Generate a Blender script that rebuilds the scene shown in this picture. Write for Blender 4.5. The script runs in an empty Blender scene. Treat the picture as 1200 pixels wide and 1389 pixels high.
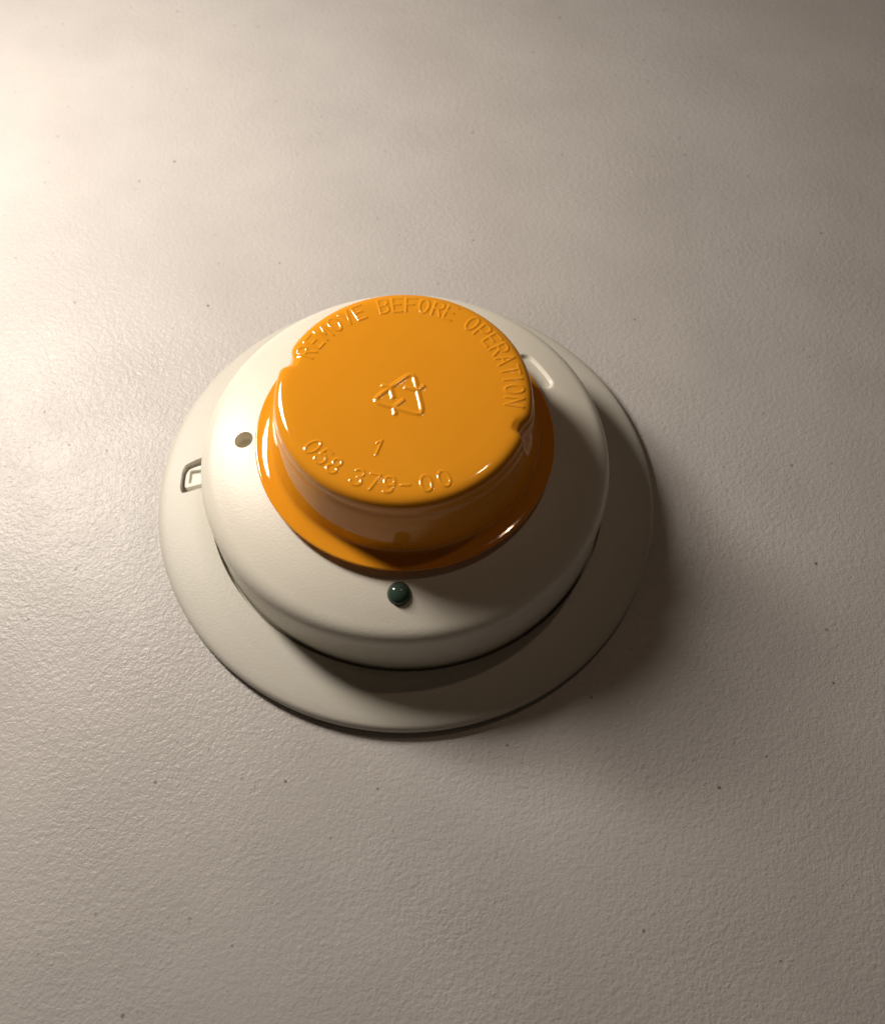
import bpy, bmesh, math
import numpy as np
from mathutils import Matrix, Vector

MM = 0.001
scene = bpy.context.scene
COL = scene.collection

# ------------------------------------------------------------------ camera
PITCH, ROLL = math.radians(61.75), math.radians(1.82)
CAM_POS = Vector((11.34, -148.43, 264.36)) * MM
cam_data = bpy.data.cameras.new('camera')
cam = bpy.data.objects.new('camera', cam_data)
COL.objects.link(cam)
fwd = Vector((0, math.cos(PITCH), -math.sin(PITCH)))
up0 = Vector((0, math.sin(PITCH), math.cos(PITCH)))
rt0 = Vector((1, 0, 0))
rt = rt0 * math.cos(ROLL) + up0 * math.sin(ROLL)
up = up0 * math.cos(ROLL) - rt0 * math.sin(ROLL)
m = Matrix((rt, up, -fwd)).transposed().to_4x4()
m.translation = CAM_POS
cam.matrix_world = m
cam_data.sensor_fit = 'HORIZONTAL'
cam_data.sensor_width = 36.0
cam_data.lens = 36.0 * 1293 / 1200
cam_data.clip_start = 0.01
cam_data.clip_end = 20.0
cam_data.dof.use_dof = True
cam_data.dof.focus_distance = 0.268
cam_data.dof.aperture_fstop = 38.8 / 2.5     # about a 2.5 mm phone aperture
scene.camera = cam

# ------------------------------------------------------------------ light
world = bpy.data.worlds.new('World')
scene.world = world
world.use_nodes = True
bg = world.node_tree.nodes['Background']
bg.inputs['Color'].default_value = (1.0, 0.72, 0.50, 1)   # dim warm room
bg.inputs['Strength'].default_value = 0.020


def lamp(name, pos, power, radius, color):
    d = bpy.data.lights.new(name, 'POINT')
    d.energy = power
    d.shadow_soft_size = radius
    d.color = color
    o = bpy.data.objects.new(name, d)
    o.location = pos
    COL.objects.link(o)
    return o


# lamp standing to the rear left, out of frame: two bare bulbs and a reflector aimed at the object
LX, LY = -238, 156
for lz_, pw in ((208, 1.42), (335, 1.20)):
    lamp('desk_lamp_bulb', Vector((LX, LY, lz_)) * MM, pw, 0.032, (1.0, 0.90, 0.79))
ad = bpy.data.lights.new('desk_lamp_reflector', 'AREA')
ad.shape = 'ELLIPSE'
ad.size = 0.07
ad.size_y = 0.14
ad.energy = 0.95
ad.color = (1.0, 0.90, 0.79)
ao = bpy.data.objects.new('desk_lamp_reflector', ad)
ao.location = Vector((LX, LY, 274)) * MM
ao.rotation_euler = (-ao.location).to_track_quat('-Z', 'Y').to_euler()
COL.objects.link(ao)
lamp('ceiling_lamp', Vector((0.35, 0.66, 1.8)), 4.8, 0.04, (1.0, 0.70, 0.50))

scene.view_settings.view_transform = 'Standard'
scene.view_settings.look = 'None'
scene.view_settings.exposure = 0.0
scene.view_settings.gamma = 1.0
scene.view_settings.use_curve_mapping = False


# ------------------------------------------------------------------ materials
def mat(name):
    mt = bpy.data.materials.new(name)
    mt.use_nodes = True
    nt = mt.node_tree
    return mt, nt, nt.nodes['Principled BSDF']


def node(nt, kind, **kw):
    n = nt.nodes.new(kind)
    for k, v in kw.items():
        if k in n.inputs:
            n.inputs[k].default_value = v
        else:
            setattr(n, k, v)
    return n


def math_node(nt, op, a, b=None, c=None):
    n = nt.nodes.new('ShaderNodeMath')
    n.operation = op
    for i, v in enumerate((a, b, c)):
        if v is None:
            continue
        if isinstance(v, (int, float)):
            n.inputs[i].default_value = v
        else:
            nt.links.new(v, n.inputs[i])
    return n.outputs[0]


def ramp(nt, fac, stops):
    r = nt.nodes.new('ShaderNodeValToRGB')
    e = r.color_ramp.elements
    while len(e) < len(stops):
        e.new(0.5)
    for el, (p, c) in zip(e, stops):
        el.position = p
        el.color = (*c, 1) if len(c) == 3 else c
    nt.links.new(fac, r.inputs['Fac'])
    return r.outputs['Color']


def mix_rgb(nt, fac, a, b, mode='MIX'):
    n = nt.nodes.new('ShaderNodeMix')
    n.data_type = 'RGBA'
    n.blend_type = mode
    for sock, v in ((n.inputs[0], fac), (n.inputs[6], a), (n.inputs[7], b)):
        if isinstance(v, (int, float)):
            sock.default_value = v
        elif isinstance(v, tuple):
            sock.default_value = (*v, 1)
        else:
            nt.links.new(v, sock)
    return n.outputs[2]


def table_material():
    mt, nt, b = mat('textured_white_table_plastic')
    L = nt.links.new
    tc = nt.nodes.new('ShaderNodeTexCoord')
    co = tc.outputs['Object']
    # orange-peel relief: wandering low ridges, with a finer pebble on top
    warp = node(nt, 'ShaderNodeTexNoise', Scale=420.0, Detail=2.0)
    L(co, warp.inputs['Vector'])
    off = nt.nodes.new('ShaderNodeVectorMath'); off.operation = 'SCALE'
    L(warp.outputs['Color'], off.inputs[0]); off.inputs['Scale'].default_value = 0.0010
    add = nt.nodes.new('ShaderNodeVectorMath'); add.operation = 'ADD'
    L(co, add.inputs[0]); L(off.outputs[0], add.inputs[1])
    n1 = node(nt, 'ShaderNodeTexNoise', Scale=620.0, Detail=3.0, Roughness=0.55)
    L(add.outputs[0], n1.inputs['Vector'])
    n2 = node(nt, 'ShaderNodeTexNoise', Scale=1500.0, Detail=2.0, Roughness=0.5)
    L(add.outputs[0], n2.inputs['Vector'])
    vo = node(nt, 'ShaderNodeTexVoronoi', Scale=900.0)
    vo.feature = 'SMOOTH_F1'
    L(add.outputs[0], vo.inputs['Vector'])
    h = math_node(nt, 'MULTIPLY_ADD', n2.outputs['Fac'], 0.60, n1.outputs['Fac'])
    h = math_node(nt, 'MULTIPLY_ADD', vo.outputs['Distance'], -0.35, h)
    pt = node(nt, 'ShaderNodeTexNoise', Scale=15.0, Detail=3.0, Roughness=0.6)
    L(co, pt.inputs['Vector'])
    h = math_node(nt, 'MULTIPLY', h, math_node(nt, 'MULTIPLY_ADD', pt.outputs['Fac'], 1.7, 0.15))
    bump = node(nt, 'ShaderNodeBump', Strength=0.5, Distance=0.00044)
    L(h, bump.inputs['Height'])
    L(bump.outputs['Normal'], b.inputs['Normal'])
    # faint mottling and small dark specks of dirt
    big = node(nt, 'ShaderNodeTexNoise', Scale=26.0, Detail=4.0)
    L(co, big.inputs['Vector'])
    base = ramp(nt, big.outputs['Fac'], [(0.28, (0.545, 0.520, 0.502)), (0.72, (0.610, 0.585, 0.565))])

    def specks(scale, size, keep, seed):
        mp = nt.nodes.new('ShaderNodeVectorMath'); mp.operation = 'ADD'
        L(co, mp.inputs[0]); mp.inputs[1].default_value = (seed, seed * 1.7, 0.3)
        w = node(nt, 'ShaderNodeTexNoise', Scale=900.0, Detail=1.0)
        L(co, w.inputs['Vector'])
        ws = nt.nodes.new('ShaderNodeVectorMath'); ws.operation = 'SCALE'
        L(w.outputs['Color'], ws.inputs[0]); ws.inputs['Scale'].default_value = 0.0008
        ad = nt.nodes.new('ShaderNodeVectorMath'); ad.operation = 'ADD'
        L(mp.outputs[0], ad.inputs[0]); L(ws.outputs[0], ad.inputs[1])
        v = node(nt, 'ShaderNodeTexVoronoi', Scale=scale)
        v.voronoi_dimensions = '2D'
        L(ad.outputs[0], v.inputs['Vector'])
        sep = nt.nodes.new('ShaderNodeSeparateColor')
        L(v.outputs['Color'], sep.inputs[0])
        rad = math_node(nt, 'MULTIPLY_ADD', sep.outputs[1], size, size * 0.4)
        d = math_node(nt, 'DIVIDE', v.outputs['Distance'], rad)
        msk = nt.nodes.new('ShaderNodeMapRange')
        msk.interpolation_type = 'SMOOTHSTEP'
        msk.inputs['From Min'].default_value = 1.0
        msk.inputs['From Max'].default_value = 0.35
        L(d, msk.inputs['Value'])
        k = math_node(nt, 'LESS_THAN', sep.outputs[0], keep)
        k2 = math_node(nt, 'MULTIPLY_ADD', math_node(nt, 'POWER', sep.outputs[2], 2.0), 0.85, 0.15)
        return math_node(nt, 'MULTIPLY', math_node(nt, 'MULTIPLY', msk.outputs[0], k), k2)
    s1 = specks(85.0, 0.046, 0.30, 0.37)
    s2 = specks(180.0, 0.075, 0.20, 1.91)
    c = mix_rgb(nt, math_node(nt, 'MULTIPLY', s1, 0.8), base, (0.085, 0.065, 0.06))
    c = mix_rgb(nt, math_node(nt, 'MULTIPLY', s2, 0.45), c, (0.16, 0.14, 0.13))
    L(c, b.inputs['Base Color'])
    rn = node(nt, 'ShaderNodeTexNoise', Scale=60.0, Detail=3.0)
    L(co, rn.inputs['Vector'])
    L(math_node(nt, 'MULTIPLY_ADD', rn.outputs['Fac'], 0.12, 0.30), b.inputs['Roughness'])
    b.inputs['Specular IOR Level'].default_value = 0.29
    return mt


def plastic(name, col, rough, bump_scale, bump_dist, spec=0.45):
    mt, nt, b = mat(name)
    L = nt.links.new
    tc = nt.nodes.new('ShaderNodeTexCoord')
    co = tc.outputs['Object']
    n = node(nt, 'ShaderNodeTexNoise', Scale=bump_scale, Detail=2.0, Roughness=0.6)
    L(co, n.inputs['Vector'])
    bump = node(nt, 'ShaderNodeBump', Strength=0.5, Distance=bump_dist)
    L(n.outputs['Fac'], bump.inputs['Height'])
    L(bump.outputs['Normal'], b.inputs['Normal'])
    g = node(nt, 'ShaderNodeTexNoise', Scale=45.0, Detail=4.0)
    L(co, g.inputs['Vector'])
    lo = tuple(x * 0.965 for x in col)
    L(ramp(nt, g.outputs['Fac'], [(0.3, lo), (0.7, col)]), b.inputs['Base Color'])
    L(math_node(nt, 'MULTIPLY_ADD', g.outputs['Fac'], 0.10, rough - 0.05), b.inputs['Roughness'])
    b.inputs['Specular IOR Level'].default_value = spec
    return mt


M_TABLE = table_material()
M_HOUSING = plastic('cream_housing_plastic', (0.83, 0.795, 0.69), 0.38, 1500.0, 0.00010, 0.5)
M_BASE = plastic('cream_base_plastic', (0.645, 0.622, 0.548), 0.47, 1300.0, 0.00011, 0.45)
M_TAB = plastic('white_tab_plastic', (0.83, 0.81, 0.75), 0.40, 1300.0, 0.00003)


def cap_material():
    mt, nt, b = mat('glossy_orange_vacuum_formed_plastic')
    L = nt.links.new
    tc = nt.nodes.new('ShaderNodeTexCoord')
    n = node(nt, 'ShaderNodeTexNoise', Scale=70.0, Detail=3.0)
    L(tc.outputs['Object'], n.inputs['Vector'])
    L(ramp(nt, n.outputs['Fac'], [(0.3, (0.95, 0.375, 0.020)), (0.7, (0.97, 0.388, 0.022))]), b.inputs['Base Color'])
    L(math_node(nt, 'MULTIPLY_ADD', n.outputs['Fac'], 0.05, 0.03), b.inputs['Roughness'])
    b.inputs['IOR'].default_value = 1.52
    w = node(nt, 'ShaderNodeTexNoise', Scale=160.0, Detail=1.0)
    L(tc.outputs['Object'], w.inputs['Vector'])
    bump = node(nt, 'ShaderNodeBump', Strength=0.25, Distance=0.0002)
    L(w.outputs['Fac'], bump.inputs['Height'])
    L(bump.outputs['Normal'], b.inputs['Normal'])
    tr = node(nt, 'ShaderNodeBsdfTranslucent', Color=(0.85, 0.34, 0.02, 1))
    mx = node(nt, 'ShaderNodeMixShader', Fac=0.05)
    L(b.outputs[0], mx.inputs[1]); L(tr.outputs[0], mx.inputs[2])
    L(mx.outputs[0], nt.nodes['Material Output'].inputs['Surface'])
    return mt


def led_material():
    mt, nt, b = mat('dark_green_lens_plastic')
    tc = nt.nodes.new('ShaderNodeTexCoord')
    n = node(nt, 'ShaderNodeTexNoise', Scale=300.0, Detail=2.0)
    nt.links.new(tc.outputs['Object'], n.inputs['Vector'])
    nt.links.new(ramp(nt, n.outputs['Fac'], [(0.3, (0.08, 0.135, 0.10)), (0.7, (0.095, 0.16, 0.12))]), b.inputs['Base Color'])
    b.inputs['Roughness'].default_value = 0.06
    b.inputs['Transmission Weight'].default_value = 0.5
    b.inputs['IOR'].default_value = 1.49
    return mt


M_CAP = cap_material()
M_LED = led_material()


# ------------------------------------------------------------------ helpers
def link_mesh(name, me, material, parent=None):
    o = bpy.data.objects.new(name, me)
    me.materials.append(material)
    COL.objects.link(o)
    if parent is not None:
        o.parent = parent
    return o


def lathe_mesh(profile, segs):
    """Closed solid of revolution; profile runs from axis to axis in mm."""
    bm = bmesh.new()
    rings = []
    for r, z in profile:
        if r < 1e-6:
            rings.append([bm.verts.new((0, 0, z * MM))])
        else:
            rings.append([bm.verts.new((r * MM * math.cos(2 * math.pi * k / segs),
                                        r * MM * math.sin(2 * math.pi * k / segs), z * MM)) for k in range(segs)])
    for a, c in zip(rings[:-1], rings[1:]):
        for k in range(segs):
            k2 = (k + 1) % segs
            if len(a) == 1:
                bm.faces.new((a[0], c[k], c[k2]))
            elif len(c) == 1:
                bm.faces.new((a[k], c[0], a[k2]))
            else:
                bm.faces.new((a[k], c[k], c[k2], a[k2]))
    bmesh.ops.recalc_face_normals(bm, faces=bm.faces)
    me = bpy.data.meshes.new('solid')
    bm.to_mesh(me)
    bm.free()
    return me


def loft_mesh(loops):
    """Closed solid from stacked loops of (x, y, z) mm points."""
    bm = bmesh.new()
    R = [[bm.verts.new((x * MM, y * MM, z * MM)) for x, y, z in lp] for lp in loops]
    n = len(R[0])
    for a, c in zip(R[:-1], R[1:]):
        for k in range(n):
            bm.faces.new((a[k], a[(k + 1) % n], c[(k + 1) % n], c[k]))
    bm.faces.new(R[0]); bm.faces.new(R[-1])
    bmesh.ops.recalc_face_normals(bm, faces=bm.faces)
    me = bpy.data.meshes.new('loft')
    bm.to_mesh(me)
    bm.free()
    return me


def smooth(me, angle=32):
    me.polygons.foreach_set('use_smooth', [True] * len(me.polygons))
    me.set_sharp_from_angle(angle=math.radians(angle))
    me.update()


def cut(me, cutters):
    o = bpy.data.objects.new('cut_target', me)
    COL.objects.link(o)
    tmp = []
    for c in cutters:
        co = bpy.data.objects.new('cutter', c)
        COL.objects.link(co)
        tmp.append(co)
        md = o.modifiers.new('b', 'BOOLEAN')
        md.operation = 'DIFFERENCE'
        md.solver = 'EXACT'
        md.object = co
    bpy.context.view_layer.update()
    dg = bpy.context.evaluated_depsgraph_get()
    out = bpy.data.meshes.new_from_object(o.evaluated_get(dg))
    for t in tmp + [o]:
        bpy.data.objects.remove(t)
    return out


def arc(cx, cz, r, a0, a1, n):
    return [(cx + r * math.cos(math.radians(a0 + (a1 - a0) * i / n)),
             cz + r * math.sin(math.radians(a0 + (a1 - a0) * i / n))) for i in range(n + 1)]


def inset_poly(pts, d):
    """Move each edge of a polygon inwards by d (mm)."""
    n = len(pts)
    area = sum(pts[i][0] * pts[(i + 1) % n][1] - pts[(i + 1) % n][0] * pts[i][1] for i in range(n))
    s = 1 if area > 0 else -1
    out = []
    for i in range(n):
        p0, p1, p2 = (Vector(pts[(i + k) % n]) for k in (-1, 0, 1))
        e1 = (p1 - p0).normalized(); e2 = (p2 - p1).normalized()
        n1 = Vector((-e1.y, e1.x)) * s; n2 = Vector((-e2.y, e2.x)) * s
        b = n1 + n2
        out.append(tuple(p1 + b * (d / max(0.35, n1.dot(b)))))
    return out


def round_poly(pts, r, n=5):
    out = []
    N = len(pts)
    for i in range(N):
        p0, p1, p2 = (Vector(pts[(i + k) % N]) for k in (-1, 0, 1))
        a = p1 + (p0 - p1).normalized() * r
        c = p1 + (p2 - p1).normalized() * r
        for k in range(n + 1):
            t = k / n
            out.append(tuple(a * (1 - t) ** 2 + p1 * 2 * t * (1 - t) + c * t * t))
    return out


def tag(o, label=None, cat=None, group=None, kind=None):
    for k, v in (('label', label), ('category', cat), ('group', group), ('kind', kind)):
        if v:
            o[k] = v
    return o


# ------------------------------------------------------------------ table
bm = bmesh.new()
bmesh.ops.create_cube(bm, size=1.0)
bmesh.ops.scale(bm, vec=(1.5, 1.3, 0.03), verts=bm.verts)
bmesh.ops.translate(bm, vec=(0.05, 0.15, -0.015), verts=bm.verts)
bmesh.ops.bevel(bm, geom=bm.edges[:], offset=0.004, segments=2, affect='EDGES')
me = bpy.data.meshes.new('table_top')
bm.to_mesh(me); bm.free()
table = link_mesh('table_top', me, M_TABLE)
tag(table, kind='structure')

# ------------------------------------------------------------------ detector
det = bpy.data.objects.new('smoke_detector', None)
det.empty_display_size = 0.02
COL.objects.link(det)
tag(det, 'round off-white smoke detector on its wide flat base, standing on the table', 'smoke detector')

SEG = 256
DZ = -5.1      # the head and cover profiles are drawn 5.1 mm above where they sit
# mounting base: wide shallow ring with a rounded rim and a well for the head
prof = [(0, 1.2), (61.0, 1.2), (61.0, 5.6)] + arc(61.25, 5.6, 0.25, 180, 88, 4)
prof += [(66, 5.72), (70, 5.35), (74, 4.75), (75.2, 4.52)]
prof += arc(75.45, 2.35, 2.0, 76, 4, 8) + [(77.42, 1.6), (77.2, 0.9)] + arc(76.8, 0.75, 0.4, 20, -80, 3) + [(0, 0.35)]
base_me = lathe_mesh(prof, SEG)
slot = [(-60.5, 8.6), (-66.3, 6.7), (-70.0, 4.6), (-70.75, 2.2), (-70.5, -3.6), (-69.6, -5.5), (-60.5, -2.2)]
slot_o = round_poly(slot, 0.7)
cut_me = loft_mesh([[(x, y, 1.5) for x, y in slot_o],
                    [(x, y, 4.75) for x, y in slot_o],
                    [(x, y, 6.3) for x, y in inset_poly(slot_o, -0.4)]])
base_me = cut(base_me, [cut_me])
smooth(base_me, 38)
base = link_mesh('mounting_base', base_me, M_BASE, det)
base['label'] = 'wide flat off-white mounting ring with a small latch slot'

# locking tab sitting in the slot, with its own small window
tab_o = round_poly([(-61.8, 6.3), (-66.3, 5.2), (-69.0, 3.8), (-69.75, 1.9), (-69.6, -2.2), (-69.0, -3.3), (-61.8, -0.7)], 0.6)
win_o = round_poly([(-63.0, 4.3), (-68.6, 3.2), (-68.5, -1.5), (-63.0, 0.0)], 0.4)
tab_me = loft_mesh([[(x, y, 1.3) for x, y in tab_o], [(x, y, 4.1) for x, y in tab_o],
                    [(x, y, 4.35) for x, y in inset_poly(tab_o, 0.25)]])
tab_me = cut(tab_me, [loft_mesh([[(x, y, 3.3) for x, y in win_o], [(x, y, 7) for x, y in inset_poly(win_o, -0.1)]])])
smooth(tab_me, 30)
link_mesh('locking_tab', tab_me, M_TAB, base)


# detector head
crv = [(0, 37.6), (30, 37.4), (38, 36.9), (42, 36.35), (46, 35.6), (50, 34.65), (53, 33.8), (56.2, 32.75)]
prof = [crv[0]]
for i in range(len(crv) - 1):
    p = [crv[max(0, min(len(crv) - 1, i + k))] for k in (-1, 0, 1, 2)]
    for j in range(1, 5):
        t = j / 4
        prof.append(tuple(0.5 * (2 * p[1][c] + (p[2][c] - p[0][c]) * t + (2 * p[0][c] - 5 * p[1][c] + 4 * p[2][c] - p[3][c]) * t * t
                                 + (3 * p[1][c] - p[0][c] - 3 * p[2][c] + p[3][c]) * t ** 3) for c in (0, 1)))
prof = [q for q in prof if q[0] >= 0]
# rounded shoulder into a nearly upright side
A0, A1, B1, B0 = Vector((56.2, 32.75)), Vector((58.9, 31.8)), Vector((60.35, 30.3)), Vector((60.35, 26.0))
for k in range(1, 19):
    t = k / 18
    q = A0 * (1 - t) ** 3 + A1 * 3 * t * (1 - t) ** 2 + B1 * 3 * t * t * (1 - t) + B0 * t ** 3
    prof.append((q.x, q.y))
prof += [(60.35, 18), (60.2, 12), (60.1, 6.6), (0, 6.6)]
head_me = lathe_mesh(prof, SEG)


def surf_z(r):
    ps = sorted(q for q in prof if q[1] > 30)
    for a, b in zip(ps[:-1], ps[1:]):
        if a[0] <= r <= b[0]:
            return a[1] + (b[1] - a[1]) * (r - a[0]) / (b[0] - a[0])
    return 38


def circle(cx, cy, r, z, n=40):
    return [(cx + r * math.cos(2 * math.pi * k / n), cy + r * math.sin(2 * math.pi * k / n), z) for k in range(n)]


# test hole: follows the slope of the dome with a tiny chamfer
hx, hy, hr = -46.8, -1.0, 2.72
hz = surf_z(46.8)
hole = loft_mesh([circle(hx, hy, hr, hz - 4.4), circle(hx, hy, hr, hz + 3)])
# curved slot sunk into the dome beside the cover
a0, a1, rm, hw = 29.5, 41.0, 46.8, 2.6
sl = []
for k in range(25):
    a = math.radians(a0 + (a1 - a0) * k / 24)
    sl.append(((rm + hw) * math.cos(a), (rm + hw) * math.sin(a)))
for k in range(1, 10):
    t = math.radians(k * 18); a = math.radians(a1)
    c = Vector((rm * math.cos(a), rm * math.sin(a)))
    e = Vector((math.cos(a), math.sin(a))); f = Vector((-math.sin(a), math.cos(a)))
    sl.append(tuple(c + e * hw * math.cos(t) + f * hw * math.sin(t)))
for k in range(25):
    a = math.radians(a1 - (a1 - a0) * k / 24)
    sl.append(((rm - hw) * math.cos(a), (rm - hw) * math.sin(a)))
for k in range(1, 10):
    t = math.radians(180 + k * 18); a = math.radians(a0)
    c = Vector((rm * math.cos(a), rm * math.sin(a)))
    e = Vector((math.cos(a), math.sin(a))); f = Vector((-math.sin(a), math.cos(a)))
    sl.append(tuple(c + e * hw * math.cos(t) + f * hw * math.sin(t)))


def on_dome(pts, dz):
    return [(x, y, surf_z(math.hypot(x, y)) + dz) for x, y in pts]


slot_cut = loft_mesh([on_dome(inset_poly(sl, 0.8), -0.95), on_dome(inset_poly(sl, 0.5), -0.75),
                      on_dome(inset_poly(sl, 0.25), -0.42), on_dome(sl, -0.15), on_dome(inset_poly(sl, -0.5), 0.12), on_dome(inset_poly(sl, -0.6), 2)])
# seat of the lamp lens
lx, ly = 0.5, -47.7
lz = surf_z(47.7)
seat = loft_mesh([circle(lx, ly, 3.2, lz - 3), circle(lx, ly, 3.2, lz + 4)])
head_me = cut(head_me, [hole, slot_cut, seat])
smooth(head_me, 32)
head = link_mesh('detector_head', head_me, M_HOUSING, det)
head.location.z = DZ * MM

# lamp lens: domed pin of dark green plastic, tilted with the slope
bm = bmesh.new()
R = 3.12
pr = [(0, 0.68 * R)] + [(R * math.sin(math.radians(t)), 0.68 * R * math.cos(math.radians(t))) for t in range(8, 91, 6)] + [(R, 0.0), (R, -2.6), (0, -2.6)]
lens_me = lathe_mesh(pr, 64)
smooth(lens_me, 50)
lens = link_mesh('indicator_lamp', lens_me, M_LED, det)
lens['label'] = 'small domed dark green indicator lamp'
lens.location = Vector((lx, ly, lz - 0.1 + DZ)) * MM
lens.rotation_euler = (math.radians(8), 0, 0)

# ------------------------------------------------------------------ dust cover (vacuum-formed, one skin with raised lettering)
S = {   # single-stroke capitals, box 0..1 wide (x) and 0..1 high (y)
    'R': [[(0, 0), (0, 1), (.62, 1), (.95, .88), (1, .74), (.95, .6), (.62, .5), (0, .5)], [(.5, .5), (1, 0)]],
    'E': [[(1, 1), (0, 1), (0, 0), (1, 0)], [(0, .52), (.8, .52)]],
    'M': [[(0, 0), (0, 1), (.5, .35), (1, 1), (1, 0)]],
    'O': [[(.5 + .5 * math.cos(t * math.pi / 10), .5 + .5 * math.sin(t * math.pi / 10)) for t in range(21)]],
    'V': [[(0, 1), (.5, 0), (1, 1)]],
    'B': [[(0, 0), (0, 1), (.6, 1), (.92, .88), (.92, .64), (.6, .52), (0, .52)], [(.6, .52), (1, .38), (1, .13), (.6, 0), (0, 0)]],
    'F': [[(1, 1), (0, 1), (0, 0)], [(0, .52), (.8, .52)]],
    'P': [[(0, 0), (0, 1), (.62, 1), (.95, .88), (1, .74), (.95, .58), (.62, .46), (0, .46)]],
    'A': [[(0, 0), (.5, 1), (1, 0)], [(.2, .36), (.8, .36)]],
    'T': [[(0, 1), (1, 1)], [(.5, 1), (.5, 0)]],
    'I': [[(.5, 0), (.5, 1)]],
    'N': [[(0, 0), (0, 1), (1, 0), (1, 1)]],
    '5': [[(.95, 1), (.12, 1), (.05, .55), (.5, .63), (.9, .52), (1, .32), (.88, .08), (.5, 0), (.12, .06), (0, .2)]],
    '8': [[(.5 + .42 * math.cos(t * math.pi / 8), .76 + .24 * math.sin(t * math.pi / 8)) for t in range(17)],
          [(.5 + .5 * math.cos(t * math.pi / 8), .26 + .26 * math.sin(t * math.pi / 8)) for t in range(17)]],
    '3': [[(.05, .88), (.3, 1), (.7, 1), (.95, .82), (.85, .62), (.45, .53), (.9, .44), (1, .22), (.8, .04), (.45, 0), (.1, .06), (0, .18)]],
    '7': [[(0, 1), (1, 1), (.4, 0)]],
    '9': [[(.95, .62), (.75, .46), (.4, .42), (.08, .56), (0, .75), (.15, .95), (.5, 1), (.85, .95), (1, .72), (.95, .4), (.75, .1), (.4, 0), (.1, .05)]],
    '-': [[(.1, .5), (.9, .5)]],
    '1': [[(.1, .78), (.55, 1), (.55, 0)]],
}
S['0'] = S['O']
NT = 1200
TH = np.arange(NT) * 2 * math.pi / NT
CAPROT = math.radians(-16.6)           # the moulding is turned a little on the head

prof_c = [(r, 60.75 - 0.25 * max(0.0, 1 - (r / 27.0) ** 2)) for r in np.arange(0.3, 27.0, 0.17)]
# wide soft shoulder, then the wall in two tiers, the foot fillet and the flange
rs = np.arange(27.0, 33.3, 0.16)
SH0, SH1, SHZ = 25.0, 34.9, 3.2


def shoulder(r):
    u = min(1.0, max(0.0, (r - SH0) / (SH1 - SH0)))
    return 60.75 - SHZ * (1 - (1 - u ** 7.0) ** (1 / 2.0))


prof_c += [(r, shoulder(r)) for r in rs]
prof_c += [(r, shoulder(r)) for r in (33.45, 33.6, 33.75, 33.9, 34.05, 34.2, 34.35, 34.5, 34.62, 34.72, 34.80, 34.86, 34.89, 34.9)]
prof_c += [(34.95, 56.6), (35.02, 56.1), (35.12, 55.7), (35.3, 55.3), (35.45, 54.9), (35.52, 54.4)]
prof_c += [(35.52 + 1.95 * t, 54.4 - 11.6 * t) for t in np.linspace(0.05, 1, 14)]
prof_c += [(37.62, 41.9), (37.75, 41.3), (37.95, 40.8), (38.25, 40.42), (38.6, 40.18), (39.1, 39.96), (39.6, 39.79), (40.1, 39.66), (40.6, 39.56), (41.0, 39.5),
           (41.5, 39.46), (42.0, 39.42), (42.4, 39.38), (42.62, 39.3), (42.75, 39.12), (42.8, 38.9), (42.75, 38.72), (42.5, 38.66), (41.5, 38.7), (39.5, 38.8)]
P = np.array(prof_c)
# soften the creases of the wall as vacuum forming does: dense resample, then blur along the run
i0 = int(np.argmax(P[:, 0] > 34.6)); i1 = int(np.argmax(P[:, 0] > 41.2))
W = P[i0:i1 + 1]
sl_ = np.concatenate([[0], np.cumsum(np.hypot(*np.diff(W, axis=0).T))])
ss = np.linspace(0, sl_[-1], 90)
Wd = np.stack([np.interp(ss, sl_, W[:, 0]), np.interp(ss, sl_, W[:, 1])], 1)
for _ in range(10):
    Wd[1:-1] = 0.25 * Wd[:-2] + 0.5 * Wd[1:-1] + 0.25 * Wd[2:]
P = np.concatenate([P[:i0], Wd, P[i1 + 1:]])
NR = len(P)
RR = np.repeat(P[:, 0][:, None], NT, 1)
ZZ = np.repeat(P[:, 1][:, None], NT, 1)
TT = np.repeat(TH[None, :], NR, 0)

# two locating notches pressed into the upper tier, opposite each other
for a_n, sgn, dep in ((math.pi + CAPROT, 1, 2.1), (CAPROT - 0.025, -1, 1.7)):
    d = (TT - a_n + math.pi) % (2 * math.pi) - math.pi        # + is counter-clockwise
    d = d * sgn                                               # + runs towards the front side
    dd = np.degrees(d)
    w = np.where(dd > 0, np.exp(-(np.abs(dd) / 3.8) ** 3.4), np.exp(-(np.abs(dd) / 5.6) ** 2.6))
    rad = np.clip((RR - 29.5) / 3.5, 0, 1); rad = rad * rad * (3 - 2 * rad)
    ver = np.clip((ZZ - 49.0) / 6.0, 0, 1); ver = ver * ver * (3 - 2 * ver)
    RR = RR - dep * w * rad * ver
    dip = np.exp(-((RR - 31.6) / 1.6) ** 2) * np.clip((ZZ - 56) / 2, 0, 1)
    ZZ = ZZ - 0.12 * w * dip

XX = RR * np.cos(TT)
YY = RR * np.sin(TT)
HH = np.zeros_like(RR)
LAB = np.zeros(RR.shape, int)


def seg_dist(px, py, a, b):
    ax, ay = a; bx, by = b
    dx, dy = bx - ax, by - ay
    t = np.clip(((px - ax) * dx + (py - ay) * dy) / (dx * dx + dy * dy + 1e-9), 0, 1)
    return np.hypot(px - ax - t * dx, py - ay - t * dy)


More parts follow.
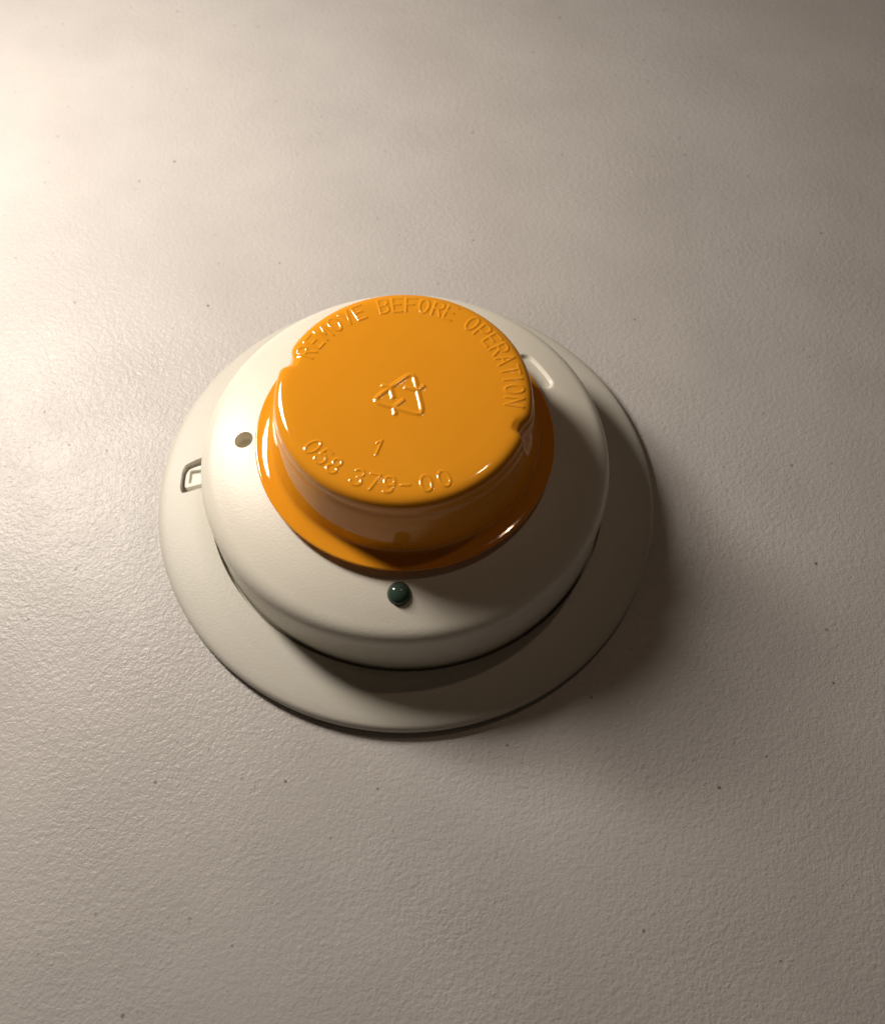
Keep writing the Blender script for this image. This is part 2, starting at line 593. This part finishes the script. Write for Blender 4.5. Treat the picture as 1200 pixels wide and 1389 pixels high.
def emboss(mask, u, v, strokes, width, height, lab):
    """Raise soft round ridges of the given half width (mm) along polylines."""
    d = np.full(u.shape, 9.0)
    for st in strokes:
        for a, b in zip(st[:-1], st[1:]):
            d = np.minimum(d, seg_dist(u, v, a, b))
    h = np.where(d < width, height * (0.5 + 0.5 * np.cos(np.pi * d / width)), 0)
    cur = HH[mask]
    HH[mask] = np.maximum(cur, h)
    lb = LAB[mask]
    lb[h > 0] = lab
    LAB[mask] = lb


def arc_char(ch, ang, r0, cw, chh, inward, lab, width=0.60, height=0.175):
    a = math.radians(ang)
    d = (TT - a + math.pi) % (2 * math.pi) - math.pi
    mask = (np.abs(d) < math.radians(6.5)) & (RR > r0 - chh) & (RR < r0 + chh) & (ZZ > 57.0)
    if inward:
        u = d[mask] * r0; v = r0 - RR[mask]
    else:
        u = -d[mask] * r0; v = RR[mask] - r0
    st = [[((x - .5) * cw, (y - .5) * chh) for x, y in s] for s in S[ch]]
    emboss(mask, u, v, st, width, height, lab)


top_txt = [('R', 156.4), ('E', 148.6), ('M', 140.9), ('O', 132.9), ('V', 125.4), ('E', 117.6),
           ('B', 103.7), ('E', 96.2), ('F', 88.9), ('O', 81.4), ('R', 73.6), ('E', 66.4),
           ('O', 52.6), ('P', 45.0), ('E', 37.6), ('R', 30.2), ('A', 22.8), ('T', 15.4), ('I', 9.6), ('O', 3.3), ('N', -4.6)]
for ch, a in top_txt:
    arc_char(ch, a, 29.6, 2.55, 5.0, False, 1)
for ch, a in [('0', -140.7), ('5', -132.6), ('8', -124.6), ('3', -110.9), ('7', -102.7), ('9', -94.5), ('-', -86.6), ('0', -76.0), ('0', -66.6)]:
    arc_char(ch, a, 29.0, 2.7, 4.6, True, 2)

# recycling triangle of three chasing arrows, and the resin number under it
cx, cy = -0.2, -1.5
ca, sa = math.cos(CAPROT), math.sin(CAPROT)
UX = (XX - cx) * ca + (YY - cy) * sa
UY = -(XX - cx) * sa + (YY - cy) * ca
mask = (np.hypot(UX, UY) < 12)
V3 = [Vector((8.5 * math.cos(math.radians(t)), 8.5 * math.sin(math.radians(t)))) for t in (90, -30, 210)]
tri = round_poly([tuple(v) for v in V3], 3.0)
st = [tri + tri[:1]]
for i, f in ((0, 0.36), (1, 0.50), (2, 0.38)):      # arrowheads of the three folded arrows
    a, b = V3[i], V3[(i + 1) % 3]
    tip = a.lerp(b, f + 0.07)
    dr = (b - a).normalized(); nn = Vector((-dr.y, dr.x))
    st.append([tuple(tip), tuple(tip - dr * 1.5 - nn * 2.9)])
    st.append([tuple(tip), tuple(tip - dr * 1.0 + nn * 1.7)])
emboss(mask, UX[mask], UY[mask], st, 1.05, 0.30, 3)
mask = (np.abs(UX + 0.3) < 4) & (np.abs(UY + 17.4) < 5)
emboss(mask, UX[mask] + 0.4, UY[mask] + 17.4, [[(x * 2.2 - 1.2, y * 4.6 - 2.3) for x, y in s] for s in S['1']], 0.60, 0.20, 4)
ZZ = ZZ + HH

V = np.stack([XX, YY, ZZ], -1) * MM
# vertex normals from the grid itself, shared across the split parts so no seam shows
dr_ = np.gradient(V, axis=0)
dt_ = (np.roll(V, -1, 1) - np.roll(V, 1, 1))
NN = np.cross(dr_, dt_)
NN /= np.linalg.norm(NN, axis=-1, keepdims=True) + 1e-20
Vf = np.concatenate([V.reshape(-1, 3), np.array([[0, 0, (60.5) * MM]])])
Vf[:, 2] -= 38.7 * MM
Nf = np.concatenate([NN.reshape(-1, 3), np.array([[0, 0, 1.0]])])
ii, jj = np.meshgrid(np.arange(NR - 1), np.arange(NT), indexing='ij')
j2 = (jj + 1) % NT
Q = np.stack([ii * NT + jj, (ii + 1) * NT + jj, (ii + 1) * NT + j2, ii * NT + j2], -1).reshape(-1, 4)
qlab = LAB.reshape(-1)[Q].max(1)


def grid_part(name, quads, tris, parent):
    used = np.unique(np.concatenate([quads.reshape(-1), tris.reshape(-1)]))
    remap = np.full(len(Vf), -1); remap[used] = np.arange(len(used))
    loops = np.concatenate([remap[quads].reshape(-1), remap[tris].reshape(-1)]).astype(np.int32)
    starts = np.concatenate([np.arange(len(quads)) * 4, len(quads) * 4 + np.arange(len(tris)) * 3]).astype(np.int32)
    me = bpy.data.meshes.new(name)
    me.vertices.add(len(used)); me.vertices.foreach_set('co', Vf[used].astype(np.float32).reshape(-1))
    me.loops.add(len(loops)); me.loops.foreach_set('vertex_index', loops)
    me.polygons.add(len(starts)); me.polygons.foreach_set('loop_start', starts)
    me.update(calc_edges=True)
    me.polygons.foreach_set('use_smooth', np.ones(len(starts), bool))
    me.normals_split_custom_set_from_vertices(Nf[used].tolist())
    return link_mesh(name, me, M_CAP, parent)


cover = bpy.data.objects.new('dust_cover', None)
cover.empty_display_size = 0.02
cover.location.z = (38.7 + DZ) * MM
COL.objects.link(cover)
tag(cover, 'glossy orange plastic dust cover with raised lettering, capping the smoke detector', 'dust cover')
none = np.zeros((0, 3), int)
fan = np.stack([np.full(NT, NR * NT), np.arange(NT), (np.arange(NT) + 1) % NT], -1)
flange_start = int(np.argmax(P[:, 0] > 38.9))
ring_of = np.repeat(np.arange(NR - 1), NT)
shell = grid_part('cap', Q[(qlab == 0) & (ring_of < flange_start)], fan, cover)
grid_part('flange', Q[ring_of >= flange_start], none, cover)
for name, k in (('raised_lettering', 1), ('raised_part_number', 2), ('recycling_symbol', 3), ('raised_numeral', 4)):
    grid_part(name, Q[qlab == k], none, shell)
